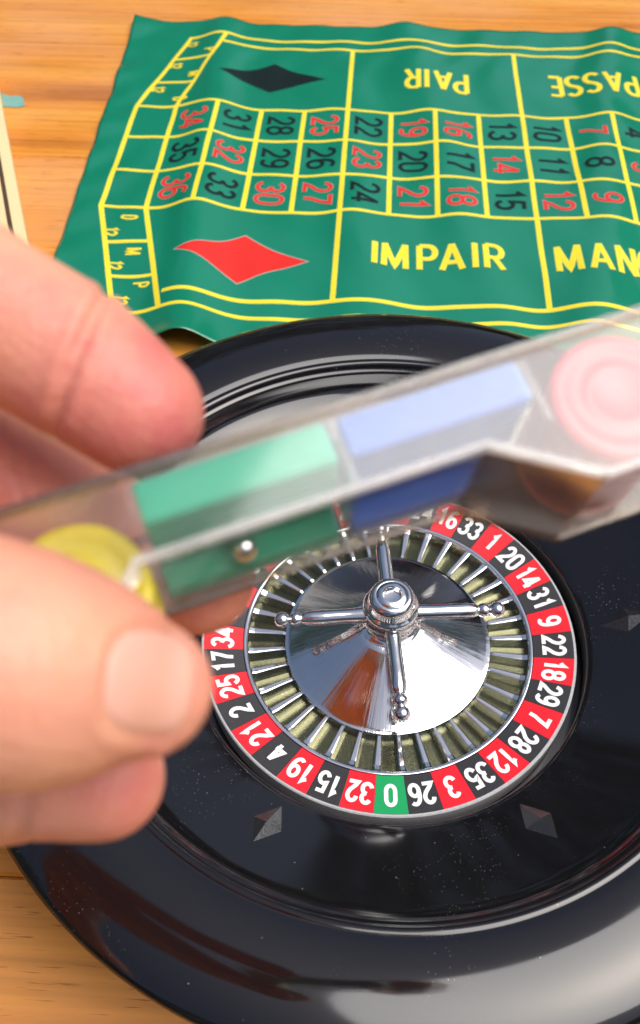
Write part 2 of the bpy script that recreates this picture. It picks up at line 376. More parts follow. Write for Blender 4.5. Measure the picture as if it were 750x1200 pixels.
# ------------------------------------------------------------------ stroke lettering
def arc(cx, cy, rx, ry, a0, a1, n=14):
    return [(cx + rx * math.cos(math.radians(a0 + (a1 - a0) * i / n)), cy + ry * math.sin(math.radians(a0 + (a1 - a0) * i / n))) for i in range(n + 1)]
G = {
 '0': [(True, arc(.3, .72, .27, .28, 0, 180, 10) + arc(.3, .28, .27, .28, 180, 360, 10))],
 '1': [(False, [(.12, .80), (.25, .86), (.36, 1.0), (.36, 0)])],
 '2': [(False, arc(.3, .72, .26, .28, 175, -20, 12) + [(.46, .46), (.16, .17), (.05, .0), (.58, .0)])],
 '3': [(False, arc(.28, .75, .25, .25, 160, -62, 10) + [(.28, .53)]), (False, [(.28, .53)] + arc(.28, .265, .28, .265, 62, -165, 12))],
 '4': [(False, [(.42, 0), (.42, 1.0)]), (False, [(.42, .97), (.02, .27), (.60, .27)])],
 '5': [(False, [(.54, 1.0), (.12, 1.0), (.08, .52)] + arc(.29, .30, .27, .30, 130, -160, 14))],
 '6': [(True, arc(.3, .29, .26, .29, 0, 360, 20)[:-1]), (False, arc(.36, .52, .32, .48, 55, 180, 9) + [(.04, .30)])],
 '7': [(False, [(.03, 1.0), (.57, 1.0), (.42, .62), (.26, .30), (.21, 0)])],
 '8': [(True, arc(.3, .755, .235, .245, 0, 360, 18)[:-1]), (True, arc(.3, .265, .27, .265, 0, 360, 18)[:-1])],
 '9': [(True, arc(.3, .71, .26, .29, 0, 360, 20)[:-1]), (False, arc(.24, .48, .32, .48, -125, 0, 9) + [(.56, .70)])],
 'I': [(False, [(.12, 0), (.12, 1)])],
 'M': [(False, [(.0, 0), (.02, 1)]), (False, [(.02, 1), (.36, .08), (.70, 1)]), (False, [(.70, 1), (.72, 0)])],
 'P': [(False, [(.06, 0), (.06, 1)]), (False, [(.06, 1), (.34, 1)] + arc(.34, .73, .24, .27, 80, -80, 10) + [(.34, .46), (.06, .46)])],
 'A': [(False, [(.0, 0), (.33, 1)]), (False, [(.33, 1), (.66, 0)]), (False, [(.11, .30), (.55, .30)])],
 'R': [(False, [(.06, 0), (.06, 1)]), (False, [(.06, 1), (.34, 1)] + arc(.34, .73, .24, .27, 80, -80, 10) + [(.34, .46), (.06, .46)]), (False, [(.32, .46), (.60, 0)])],
 'S': [(False, arc(.3, .76, .26, .24, 30, 200, 10) + [(.16, .57), (.44, .45)] + arc(.3, .24, .27, .24, 25, -155, 10))],
 'E': [(False, [(.06, 0), (.06, 1)]), (False, [(.06, 1), (.56, 1)]), (False, [(.06, .52), (.48, .52)]), (False, [(.06, 0), (.56, 0)])],
 'N': [(False, [(.04, 0), (.04, 1)]), (False, [(.04, 1), (.58, 0)]), (False, [(.58, 0), (.58, 1)])],
 'Q': [(True, arc(.33, .5, .32, .5, 0, 360, 22)[:-1]), (False, [(.4, .22), (.64, -.04)])],
 'U': [(False, [(.05, 1), (.05, .3)] + arc(.3, .28, .25, .28, 180, 360, 10) + [(.55, 1)])],
 'D': [(False, [(.06, 0), (.06, 1)]), (False, [(.06, 1), (.25, 1)] + arc(.25, .5, .32, .5, 85, -85, 12) + [(.25, 0), (.06, 0)])],
}
ADV = {'I': .24, 'M': .92, '1': .56, 'A': .76}
def strip(points, closed, hw, V, F, z, step):
    # one brush stroke as a strip of quads with mitred corners; z is carried as third coordinate
    pts = []
    n = len(points); segs = n if closed else n - 1
    for i in range(segs):
        a = points[i]; b = points[(i + 1) % n]; L = math.hypot(b[0] - a[0], b[1] - a[1])
        if L < 1e-9: continue
        k = max(1, int(math.ceil(L / step)))
        pts += [(a[0] + (b[0] - a[0]) * j / k, a[1] + (b[1] - a[1]) * j / k) for j in range(k)]
    if not closed: pts.append(points[-1])
    m = len(pts); base = len(V)
    for i in range(m):
        p = pts[i]
        q = pts[i - 1] if (i > 0 or closed) else None
        r = pts[(i + 1) % m] if (i < m - 1 or closed) else None
        d1 = None if q is None else Vector((p[0] - q[0], p[1] - q[1])).normalized()
        d2 = None if r is None else Vector((r[0] - p[0], r[1] - p[1])).normalized()
        if d1 is None: d1 = d2
        if d2 is None: d2 = d1
        n1 = Vector((-d1.y, d1.x)); n2 = Vector((-d2.y, d2.x)); mm = n1 + n2
        if mm.length < 1e-6: mm = n1.copy()
        mm.normalize(); k = hw / max(0.45, mm.dot(n1))
        V.append((p[0] + mm.x * k, p[1] + mm.y * k, z)); V.append((p[0] - mm.x * k, p[1] - mm.y * k, z))
    for i in range(m if closed else m - 1):
        j = (i + 1) % m
        F.append((base + 2 * i, base + 2 * i + 1, base + 2 * j + 1, base + 2 * j))
def text_strokes(txt, height, width_k, gap):
    # list of (closed, points) centred on the origin, in metres, before rotation
    x = 0; out = []
    for ch in txt:
        for closed, pts in G[ch]:
            out.append((closed, [((px + x) * height * width_k, (py - .5) * height) for px, py in pts]))
        x += ADV.get(ch, .60) + gap
    tot = (x - gap) * height * width_k
    return [(c, [(a - tot / 2, b) for a, b in p]) for c, p in out], tot
def text_mesh(strokes, hw, z0, fmap, step=0.002):
    V = []; F = []
    for i, (c, p) in enumerate(strokes): strip(p, c, hw, V, F, z0 + i * 1.2e-5, step)
    return [fmap(*v) for v in V], F

# ------------------------------------------------------------------ vinyl betting mat
CW, CH = 0.027359, 0.036779
LA = -0.00238; LX, LY = -0.13887, 0.39154
mat_root = empty('betting_mat', (LX, LY, 0)); mat_root.rotation_euler = (0, 0, LA)
tag(mat_root, 'creased green vinyl roulette betting mat with yellow lines and numbers', 'mat')
def gss(x, c, s): return math.exp(-((x - c) / s) ** 2)
def hmat(X, Y):
    t = -Y / (3 * CH)
    h = 0.0007
    h += (0.0048 + 0.0008 * t) * gss(X, 0.0235 + 0.0065 * t, 0.0155)
    h += max(0, 0.0016 + 0.0011 * t) * gss(X, 0.107 + 0.011 * t, 0.017)
    h += (0.0030 - 0.0004 * t) * gss(X, 0.163 + 0.016 * t, 0.017)
    h += 0.0020 * gss(X, 0.214 + 0.012 * t, 0.02) * max(0, min(1, .5 + .3 * t))
    h += 0.0040 * gss(X, 0.272 - 0.016 * t, 0.016)
    h += 0.0030 * gss(X, 0.345, 0.02)
    # the free left margin ripples, its corners lift a little
    lm = max(0, min(1, (-0.015 - X) / 0.03))
    h += lm * (0.0008 + 0.0005 * math.sin(Y * 95 + X * 60) + 0.0004 * math.sin(Y * 190 - X * 130 + 1.0))
    h += 0.005 * max(0, (-X - .025) / .025) ** 2 * max(0, (Y - 0.07) / .055) ** 2
    # the loose bottom edge lifts where the ridge reaches it
    b = max(0, (-0.185 - Y) / 0.04)
    h += b * b * 0.0045 * gss(X, 0.040, 0.022)
    h += 0.00022 * math.sin(X * 210 + 3 * math.sin(Y * 40)) + 0.00018 * math.sin(Y * 130 + X * 75)
    return 1.25 * h + 0.0004
def edge_x0(Y): return -0.0405 - 0.0075 * (Y + 0.158) / 0.28
X1 = 0.42; Y0, Y1 = -0.2265, 0.1175
nx, ny = 210, 140
V = []; F = []
for j in range(ny + 1):
    Y = Y0 + (Y1 - Y0) * j / ny
    xa = edge_x0(Y)
    for i in range(nx + 1):
        X = xa + (X1 - xa) * i / nx
        V.append((X, Y, hmat(X, Y)))
for j in range(ny):
    for i in range(nx):
        a = j * (nx + 1) + i; F.append((a, a + 1, a + nx + 2, a + nx + 1))
sheet = mesh_obj('sheet', V, F, VINYL, mat_root, True)
md = sheet.modifiers.new('thickness', 'SOLIDIFY'); md.thickness = 0.00035; md.offset = -1
def on_mat(x, y, z): return (x, y, hmat(x, y) + z)
def mat_line(name, pts, closed=False, hw=0.0011):
    V = []; F = []; strip(pts, closed, hw, V, F, 0.00016, 0.002)
    o = mesh_obj(name, [on_mat(*v) for v in V], F, YELLOW, mat_root, True)
    V = []; F = []; strip(pts, closed, hw + 0.00035, V, F, 0.00008, 0.002)
    mesh_obj('line_edge', [on_mat(*v) for v in V], F, YELLOW_PALE, o, True)
    return o
LZ = [0]
R3 = 3 * CH
for k in range(13):
    if k in (4, 8, 12): mat_line('printed_line', [(k * CW, 0.081), (k * CW, -R3 - 0.078)])
    elif k: mat_line('printed_line', [(k * CW, 0), (k * CW, -R3)])
for r in range(4): mat_line('printed_line', [(-0.0255, -r * CH), (12 * CW, -r * CH)], hw=0.00095)
mat_line('printed_line', [(0.0205, 0.081), (12 * CW, 0.081)], hw=.001)
mat_line('printed_line', [(0.0225, -R3 - 0.078), (12 * CW, -R3 - 0.078)], hw=.0012)
mat_line('printed_line', [(12 * CW, 0.0925), (-0.004, 0.0925), (-0.0255, 0), (-0.0255, -R3), (-0.0008, -0.2015), (12 * CW, -0.2015)], hw=.0011)
mat_line('printed_line', [(0.0212, 0.0915), (0, 0), (0, -R3), (0.0228, -0.2005)])
for a, b_ in (((-0.0112, 0.0615), (0.0143, 0.0615)), ((-0.0185, 0.0305), (0.0071, 0.0305)), ((-0.0168, -0.1425), (0.0066, -0.1420)), ((-0.0085, -0.1725), (0.0150, -0.1720))):
    mat_line('printed_line', [a, b_], hw=.001)
def put_text(name, txt, cx, cy, height, wk, gap, hw, rot, main, edge, ehw, shear=0.0):
    st, tot = text_strokes(txt, height, wk, gap)
    c, s = math.cos(rot), math.sin(rot)
    f = lambda x, y, z: on_mat(cx + c * (x + shear * y) - s * y, cy + s * (x + shear * y) + c * y, z)
    V, F = text_mesh(st, hw, 0.00022, f)
    o = mesh_obj(name, V, F, main, mat_root, True)
    if edge:
        V, F = text_mesh(st, hw + ehw, 0.00010, f)
        mesh_obj('print_edge', V, F, edge, o, True)
    return o
REDS = {1, 3, 5, 7, 9, 12, 14, 16, 18, 19, 21, 23, 25, 27, 30, 32, 34, 36}
for col in range(12):
    for row in range(3):
        num = 34 - 3 * col + row
        red = num in REDS
        o = put_text('printed_number', str(num), (col + .5) * CW, -(row + .5) * CH, 0.0152, 0.98, .17, 0.00095, -PI / 2,
                     REDPRINT if red else BLACKPRINT, REDEDGE if red else GREYPRINT, 0.00055)
        o['label'] = ('red' if red else 'black') + ' printed number %d' % num
def word(txt, cx, cy, height, wk, gap, rot):
    o = put_text('printed_word', txt, cx, cy, height, wk, gap, 0.0013, rot, YELLOW, YELLOW_PALE, 0.0004); o['label'] = 'yellow printed word ' + txt
word('IMPAIR', 0.1628, -0.1475, 0.0205, 0.79, .19, 0)
word('PAIR', 0.1663, 0.0395, 0.0235, 0.62, .19, PI)
word('PASSE', 0.2680, 0.0405, 0.0240, 0.61, .19, PI)
word('MANQUE', 0.2648, -0.1475, 0.0215, 0.705, .19, 0)
for (x, y, c) in ((-0.0075, -0.1205, 'D'), (0.0005, -0.1515, 'M'), (0.0095, -0.1795, 'P'), (0.0010, 0.0085, 'D'), (0.0060, 0.0400, 'M'), (0.0125, 0.0700, 'P')):
    put_text('printed_letter', c, x, y, 0.0082, .75, .1, 0.0006, -PI / 2, YELLOW, YELLOW_PALE, .0002)
for (x, y) in ((-0.0155, -0.1335), (-0.0075, -0.1625), (0.0010, -0.1915), (-0.0152, 0.0215), (-0.0085, 0.0530), (-0.0020, 0.0830)):
    put_text('printed_number', '12', x, y, 0.0072, .75, .12, 0.0006, -PI / 2, YELLOW, YELLOW_PALE, .0002)
def diamond_print(cx, cy, a, b_, mat, edge, label):
    def build(k, z):
        V = []; F = []; nr, ns = 14, 22
        out = []
        for i in range(4):
            p = [(a, 0), (0, b_), (-a, 0), (0, -b_)][i]; q = [(0, b_), (-a, 0), (0, -b_), (a, 0)][i]
            for j in range(ns):
                t = j / ns; x = p[0] + (q[0] - p[0]) * t; y = p[1] + (q[1] - p[1]) * t
                bow = 1 - 0.09 * math.sin(PI * t)
                out.append((x * bow * k, y * bow * k))
        V.append((cx, cy, z)); N = len(out)
        for r in range(1, nr + 1): V += [(cx + x * r / nr, cy + y * r / nr, z) for x, y in out]
        for i in range(N): F.append((0, 1 + i, 1 + (i + 1) % N))
        for r in range(nr - 1):
            for i in range(N):
                j = (i + 1) % N; F.append((1 + r * N + i, 1 + (r + 1) * N + i, 1 + (r + 1) * N + j, 1 + r * N + j))
        return [on_mat(*v) for v in V], F
    V, F = build(1, .0002); o = mesh_obj('printed_diamond', V, F, mat, mat_root, True); o['label'] = label
    V, F = build(1.04, .0001); mesh_obj('print_edge', V, F, edge, o, True)
GREYLINE = plain('grey_print_edge', (0.33, 0.36, 0.30), 0.4)
diamond_print(0.0578, 0.0400, 0.0345, 0.0190, BLACKPRINT, GREYPRINT, 'black printed diamond')
diamond_print(0.0592, -0.1545, 0.0350, 0.0205, REDPRINT, GREYLINE, 'red printed diamond')

# ------------------------------------------------------------------ roulette wheel: bowl
wheel = empty('roulette_wheel', (0, 0, 0))
tag(wheel, 'toy roulette wheel with glossy black bowl and chrome centre', 'roulette wheel')
prof = [(0, .0005), (.094, .0005), (.099, .003), (.112, .022), (.127, .0405), (.1365, .0455), (.1394, .0468), (.1400, .0478), (.1397, .0489), (.1380, .0502),
        (.1345, .0516), (.1300, .0527), (.1250, .0533), (.1200, .0534), (.1150, .0530), (.1118, .0523), (.1100, .0519), (.1091, .0514), (.1087, .0513),
        (.1081, .0515), (.1073, .0515), (.1066, .0511), (.1061, .0504), (.1059, .0496), (.1055, .0490), (.1048, .0488), (.1043, .0484), (.1040, .0476), (.1036, .0440), (.1030, .0420), (.1016, .0406), (.0980, .0384), (.0920, .0350), (.0860, .0317), (.0800, .0284), (.0740, .0252), (.0712, .0237), (.0700, .0230), (.0694, .0222), (.0692, .0100), (0, .0100)]
bowl = lathe('bowl', prof, BLACK, wheel, n=256, sharp=60)
bowl['label'] = 'glossy black plastic bowl with wide lip'
def slope_z(r): return float(np.interp(r, [.0700, .0712, .0740, .0800, .0860, .0920, .0980], [.0230, .0237, .0252, .0284, .0317, .0350, .0384]))
for k in range(6):
    a = math.radians(-115.8 + 59.5 * k); rc = .0820
    er = Vector((math.cos(a), math.sin(a), 0)); et = Vector((-math.sin(a), math.cos(a), 0))
    def sp(dr, dt, up):
        r = rc + dr; x = er * r + et * dt; rr = math.hypot(x.x, x.y)
        return Vector((x.x, x.y, slope_z(rr) - .0003 + up))
    V = [sp(-.0088, 0, 0), sp(.0002, .0053, 0), sp(.0088, 0, 0), sp(.0002, -.0053, 0), sp(0.0004, 0, .0028)]
    o = mesh_obj('deflector', V, [(0, 1, 4), (1, 2, 4), (2, 3, 4), (3, 0, 4)], SCUFFED, wheel)

# ------------------------------------------------------------------ rotor
N = 37; ANG = 2 * PI / N; RING0 = math.radians(1.62)
ORDER = [0, 32, 15, 19, 4, 21, 2, 25, 17, 34, 6, 27, 13, 36, 11, 30, 8, 23, 10, 5, 24, 16, 33, 1, 20, 14, 31, 9, 22, 18, 29, 7, 28, 12, 35, 3, 26]
rotor = lathe('rotor', [(.0, .0104), (.0660, .0104), (.0664, .0110), (.0664, .0196), (.0660, .0200), (.0652, .01985), (.0516, .0168), (.0512, .0104)][::-1] , GREYEDGE, wheel, n=148, sharp=30)
rotor['label'] = 'grey edged spinning disc under the number ring'
rin, rout = .05185, .0654
def ring_z(r): return .0175 + (r - .0517) * (.0203 - .0175) / (.066 - .0517)
def tile_mesh(name, mat):
    n = 5; V = []; F = []; g = 0.00012
    for r in (rin, rout):
        for i in range(n):
            a = (-.5 + i / (n - 1)) * (ANG - g / r); V.append((r * math.cos(a), r * math.sin(a), ring_z(r)))
    for r in (rin, rout):
        for i in range(n):
            a = (-.5 + i / (n - 1)) * (ANG - g / r); V.append((r * math.cos(a), r * math.sin(a), ring_z(r) - .0006))
    for i in range(n - 1): F.append((i, n + i, n + i + 1, i + 1))
    for i in range(n - 1): F.append((n + i, 3 * n + i, 3 * n + i + 1, n + i + 1)); F.append((i, i + 1, 2 * n + i + 1, 2 * n + i))
    F.append((0, 2 * n, 3 * n, n)); F.append((n - 1, 2 * n - 1, 4 * n - 1, 3 * n - 1))
    me = bpy.data.meshes.new(name); me.from_pydata(V, [], F); me.update(); me.materials.append(mat); return me
TM = {c: tile_mesh('number_tile', m) for c, m in (('red', TILE_RED), ('black', TILE_BLACK), ('green', TILE_GREEN))}
for i, num in enumerate(ORDER):
    a = -PI / 2 + RING0 - i * ANG
    c = 'green' if num == 0 else ('red' if num in REDS else 'black')
    o = link(bpy.data.objects.new('number_tile', TM[c]), wheel); o.rotation_euler = (0, 0, a)
    o['label'] = '%s tile numbered %d' % (c, num)
    st, tot = text_strokes(str(num), 0.0069, 0.78, .22)
    # local tile frame: +x is outward; glyph tops point outward, text runs clockwise
    rc = .0589
    f = lambda x, y, z: (rc + y, -x, ring_z(rc + y) + z)
    V, F = text_mesh(st, 0.00068, 0.00015, f, 0.004)
    mesh_obj('numeral', V, F, WHITE, o)
# chrome inner part
lathe('pocket_floor', [(.0360, .0116), (.0508, .0116)], POCKET, wheel, n=148)
lathe('pocket_rim', [(.0496, .0112), (.0499, .0166), (.0502, .0174), (.0508, .0178), (.0515, .0177), (.0518, .0172), (.0518, .0150)], CHROME, wheel, n=148, sharp=50)
def fin_mesh():
    V = []; F = []
    for r, wb, wt, z in ((.0366, .0012, .0006, .0158), (.0376, .0013, .0007, .0163), (.0480, .0018, .0011, .0167), (.0498, .0019, .0012, .0172)):
        V += [(r, -wb, .0114), (r, -wt, z - .0002), (r, -wt * .6, z), (r, wt * .6, z), (r, wt, z - .0002), (r, wb, .0114)]
    for s in range(3):
        for i in range(5): F.append((s * 6 + i, s * 6 + i + 1, s * 6 + 7 + i, s * 6 + 6 + i))
    F.append((0, 1, 2, 3, 4, 5)); F.append((23, 22, 21, 20, 19, 18))
    me = bpy.data.meshes.new('pocket_divider'); me.from_pydata(V, [], F); me.update(); me.materials.append(CHROME)
    bm = bmesh.new(); bm.from_mesh(me); bmesh.ops.recalc_face_normals(bm, faces=bm.faces); bm.to_mesh(me); bm.free()
    return me
fm = fin_mesh()
for i in range(N):
    o = link(bpy.data.objects.new('pocket_divider', fm), wheel); o.rotation_euler = (0, 0, -PI / 2 + RING0 - (i + .5) * ANG)
lathe('cone', [(.0372, .0112), (.0371, .0152), (.0367, .0159), (.0360, .0161), (.0350, .0165), (.0280, .0197), (.0200, .0238), (.0130, .0276), (.0100, .0290), (.0, .0292)], CONE, wheel, n=160, sharp=40)
turret = lathe('turret', [(.0108, .0278), (.0110, .0288), (.0102, .0295), (.0092, .0299), (.0089, .0308), (.0088, .0355), (.0092, .0362), (.0096, .0370), (.0096, .0382), (.0090, .0392), (.0082, .0396),
              (.0080, .0402), (.0080, .0424), (.0076, .0438), (.0066, .0448), (.0058, .0451), (.0054, .0450), (.0050, .0453), (.0040, .0458), (.0032, .0458), (.0028, .0452), (.0026, .0436), (.0, .0432)],
              CHROME, wheel, n=96, sharp=50)
arm_prof = [(0, .0060), (.0030, .0060), (.0029, .0090), (.0027, .0120), (.0026, .0160), (.0027, .0220), (.0027, .0265), (.0024, .0290), (.0019, .0302), (.0017, .0306), (.0021, .0312), (.0025, .0322),
            (.0025, .0332), (.0021, .0340), (.0013, .0344), (.0012, .0347), (.0017, .0350), (.0025, .0360), (.0028, .0372), (.0026, .0384), (.0019, .0394), (.0009, .0399), (0, .0400)]
am = lathe('spoke', arm_prof, CHROME, wheel, n=32, sharp=70)
for k in range(4):
    o = am if k == 0 else link(bpy.data.objects.new('spoke', am.data), wheel)
    a = math.radians(6.5 + 90 * k)
    o.rotation_euler = (0, PI / 2 + math.radians(1.5), a); o.location = (0, 0, .0335)

# ------------------------------------------------------------------ clear case of chips, held above the wheel
case_rot_deg = 18.6
ca, sa = math.cos(math.radians(case_rot_deg)), math.sin(math.radians(case_rot_deg))
TL = math.radians(10)                            # the right end is held a little lower
u0_ = RIGHT * ca + UP * sa
uc = u0_ * math.cos(TL) - BACK * math.sin(TL)   # along the case
b2 = BACK * math.cos(TL) + u0_ * math.sin(TL)
vp = RIGHT * sa - UP * ca                       # across, seen from the camera
TH = math.radians(20)
vc = vp * math.cos(TH) + b2 * math.sin(TH)    # across the lid, from its far to its near long edge
wc = vp * math.sin(TH) - b2 * math.cos(TH)    # from the lid down to the floor
WN, WW, T = 0.0112, 0.0194, 0.0218
O = at(310, 610, 0.1045) - vc * WN              # far lid edge, origin of the case
CM = Matrix(((uc.x, vc.x, -wc.x, O.x), (uc.y, vc.y, -wc.y, O.y), (uc.z, vc.z, -wc.z, O.z), (0, 0, 0, 1)))
# local: x along, y across, z up out of the lid (floor is at z = -T)
if CM.to_3x3().determinant() < 0: print('case frame is left-handed')
UL, UR = -0.0325, 0.0585
FOOT = [(UL, 0), (UR, 0), (UR, WW), (0.0398, WW), (0.0278, WN), (-0.0147, WN), (-0.0215, WW), (UL, WW)]
CLEAR = clear_plastic('clear_acrylic', (0.99, 0.985, 0.975), 0.04, 1.5, milk=0.04)
CLEAR_LID = clear_plastic('clear_acrylic_lid', (0.985, 0.985, 0.98), 0.05, 1.5, milk=0.02)
CLEAR_EDGE = clear_plastic('tan_acrylic_edge', (0.60, 0.50, 0.40), 0.12, 1.5, 0.06)
case = empty('chip_case'); case.matrix_world = CM
tag(case, 'long clear acrylic case of coloured chips held over the wheel', 'case')
def prism(name, poly, z0, z1, mat, parent):
    n = len(poly); V = [(x, y, z0) for x, y in poly] + [(x, y, z1) for x, y in poly]
    F = [tuple(range(n)), tuple(range(n, 2 * n))] + [(i, (i + 1) % n, n + (i + 1) % n, n + i) for i in range(n)]
    o = mesh_obj(name, V, F, mat, parent)
    bm = bmesh.new(); bm.from_mesh(o.data); bmesh.ops.recalc_face_normals(bm, faces=bm.faces); bm.to_mesh(o.data); bm.free()
    return o
def inset(poly, d):
    n = len(poly); A = sum(poly[i][0] * poly[(i + 1) % n][1] - poly[(i + 1) % n][0] * poly[i][1] for i in range(n)); s = 1 if A > 0 else -1
    out = []
    for i in range(n):
        p0, p1, p2 = Vector(poly[i - 1]), Vector(poly[i]), Vector(poly[(i + 1) % n])
        d1 = (p1 - p0).normalized(); d2 = (p2 - p1).normalized()
        n1 = Vector((-d1.y, d1.x)) * s; n2 = Vector((-d2.y, d2.x)) * s
        m = (n1 + n2).normalized(); k = d / m.dot(n1); out.append(tuple(p1 + m * k))
    return out
WT = 0.0009
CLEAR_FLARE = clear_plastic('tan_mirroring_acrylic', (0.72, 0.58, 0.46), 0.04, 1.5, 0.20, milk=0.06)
IN = inset(FOOT, WT)
prism('lid', inset(FOOT, .0002), -0.0009, 0.0, CLEAR_LID, case)
prism('floor', inset(FOOT, .0002), -T, -T + .0009, CLEAR, case)
for i in range(len(FOOT)):
    j = (i + 1) % len(FOOT)
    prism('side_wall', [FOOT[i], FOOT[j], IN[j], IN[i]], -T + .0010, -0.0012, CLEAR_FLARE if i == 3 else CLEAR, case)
for u in (-0.0136, 0.0114, 0.0367):
    prism('divider', [(u, .0011), (u + .0008, .0011), (u + .0008, WN - .0011), (u, WN - .0011)], -T + .0010, -0.0012, CLEAR, case)
CLEAR_HIGHLIGHT = clear_plastic('acrylic_edge_highlight', (0.93, 0.93, 0.93), 0.15, 1.5, 0.03, milk=0.35)  # near rim strips: milky white paints in the highlight along the lid edge
def frame_strip(name, z0, z1, mats):
    A = inset(FOOT, -.00025); B = inset(FOOT, .0008); n = len(A)
    for i in range(n):
        j = (i + 1) % n
        prism(name, [A[i], A[j], B[j], B[i]], z0, z1, mats[i], case)
frame_strip('rim', -.0012, .0002, [CLEAR_EDGE, CLEAR_EDGE] + [CLEAR_HIGHLIGHT] * 5 + [CLEAR_EDGE])
frame_strip('base_edge', -T - .0002, -T + .0010, [CLEAR_EDGE] * 8)
# chips: round red and yellow discs, green and blue rectangular plaques
def chip_mat(name, col):
    m = plain(name, col, 0.35, spec=0.5, var=0.05); b = m.node_tree.nodes['Principled BSDF']
    b.inputs['Subsurface Weight'].default_value = 0.8; b.inputs['Subsurface Radius'].default_value = (1, 1, 1); b.inputs['Subsurface Scale'].default_value = 0.012
    return m
CY, CR, CG, CB = chip_mat('yellow_chip', (0.92, 0.64, 0.0)), chip_mat('red_chip', (0.78, 0.07, 0.09)), chip_mat('green_chip', (0.01, 0.42, 0.23)), chip_mat('blue_chip', (0.03, 0.13, 0.62))
def to_world(x, y, z): return CM @ Vector((x, y, z))
RC = .0085
chip_prof = [(0, 0), (RC, 0), (RC, .0014), (RC - .0004, .0017), (RC - .0016, .0017), (RC - .0020, .0014), (RC - .0040, .0014), (RC - .0043, .0016), (RC - .0048, .0016), (RC - .0051, .0014), (0, .0014)]
def chip_stack(name, mat, u, v, n, colour, where, group):
    first = None
    for k in range(n):
        if first is None: o = first = lathe(name, chip_prof, mat, None, n=64, sharp=40)
        else: o = link(bpy.data.objects.new(name, first.data))
        z = -T + .0011 + k * .00172
        o.matrix_world = CM @ Matrix.Translation((u + random.uniform(-.0002, .0002), v + random.uniform(-.0002, .0002), z))
        top = k == n - 1
        tag(o, ('topmost round %s chip under the case lid, %s' if top else 'round %s chip lower in the pile, %s') % (colour, where), 'chip', None if top else group)
chip_stack('round_chip', CY, -0.0222, .0097, 8, 'yellow', 'beside the thumb', 'lower yellow chips')
chip_stack('round_chip', CR, 0.0470, .0096, 11, 'red', 'at the right end', 'lower red chips')
def plaque(u0, u1, width, thick, mat):
    bm = bmesh.new(); bmesh.ops.create_cube(bm, size=1)
    for v in bm.verts: v.co = Vector((v.co.x * (u1 - u0), v.co.y * width, v.co.z * thick))
    bmesh.ops.bevel(bm, geom=list(bm.edges), offset=.0003, segments=2, affect='EDGES')
    me = bpy.data.meshes.new('rectangular_chip'); bm.to_mesh(me); bm.free(); me.materials.append(mat)
    return me
def plaque_stack(mat, u0, u1, n, colour, where):
    wide, slim = plaque(u0, u1, .0088, .00195, mat), plaque(u0, u1, .0054, .00195, mat)
    for k in range(n):
        o = link(bpy.data.objects.new('rectangular_chip', wide if k < 2 else slim))
        wd = .0088 if k < 2 else .0054
        o.matrix_world = CM @ Matrix.Translation(((u0 + u1) / 2 + random.uniform(-.0002, .0002), .0011 + wd / 2 + random.uniform(.00, .0001), -T + .0020 + k * .00197))
        if k == n - 1: tag(o, 'topmost rectangular %s chip under the case lid, %s' % (colour, where), 'chip')
        elif k < 2: tag(o, 'wide %s chip at the bottom of the pile, %s' % (colour, where), 'chip', 'wide bottom %s chips' % colour)
        else: tag(o, 'slim rectangular %s chip below the top one, %s' % (colour, where), 'chip', 'slim %s chips in the pile' % colour)
plaque_stack(CG, -0.0126, 0.0110, 10, 'green', 'between yellow and blue')
plaque_stack(CB, 0.0126, 0.0364, 10, 'blue', 'between green and red')
BALLM = chrome('steel_ball', (0.93, 0.90, 0.86), (0.08, 0.16))
ball = lathe('steel_ball', [(0.0018 * math.sin(PI * i / 20), -.0018 * math.cos(PI * i / 20)) for i in range(21)], BALLM, None, n=40, sharp=180)
ball.matrix_world = CM @ Matrix.Translation((-0.0019, WN - .0010 - .0019, -T + .0069))
tag(ball, 'small shiny steel roulette ball inside the clear case', 'ball')

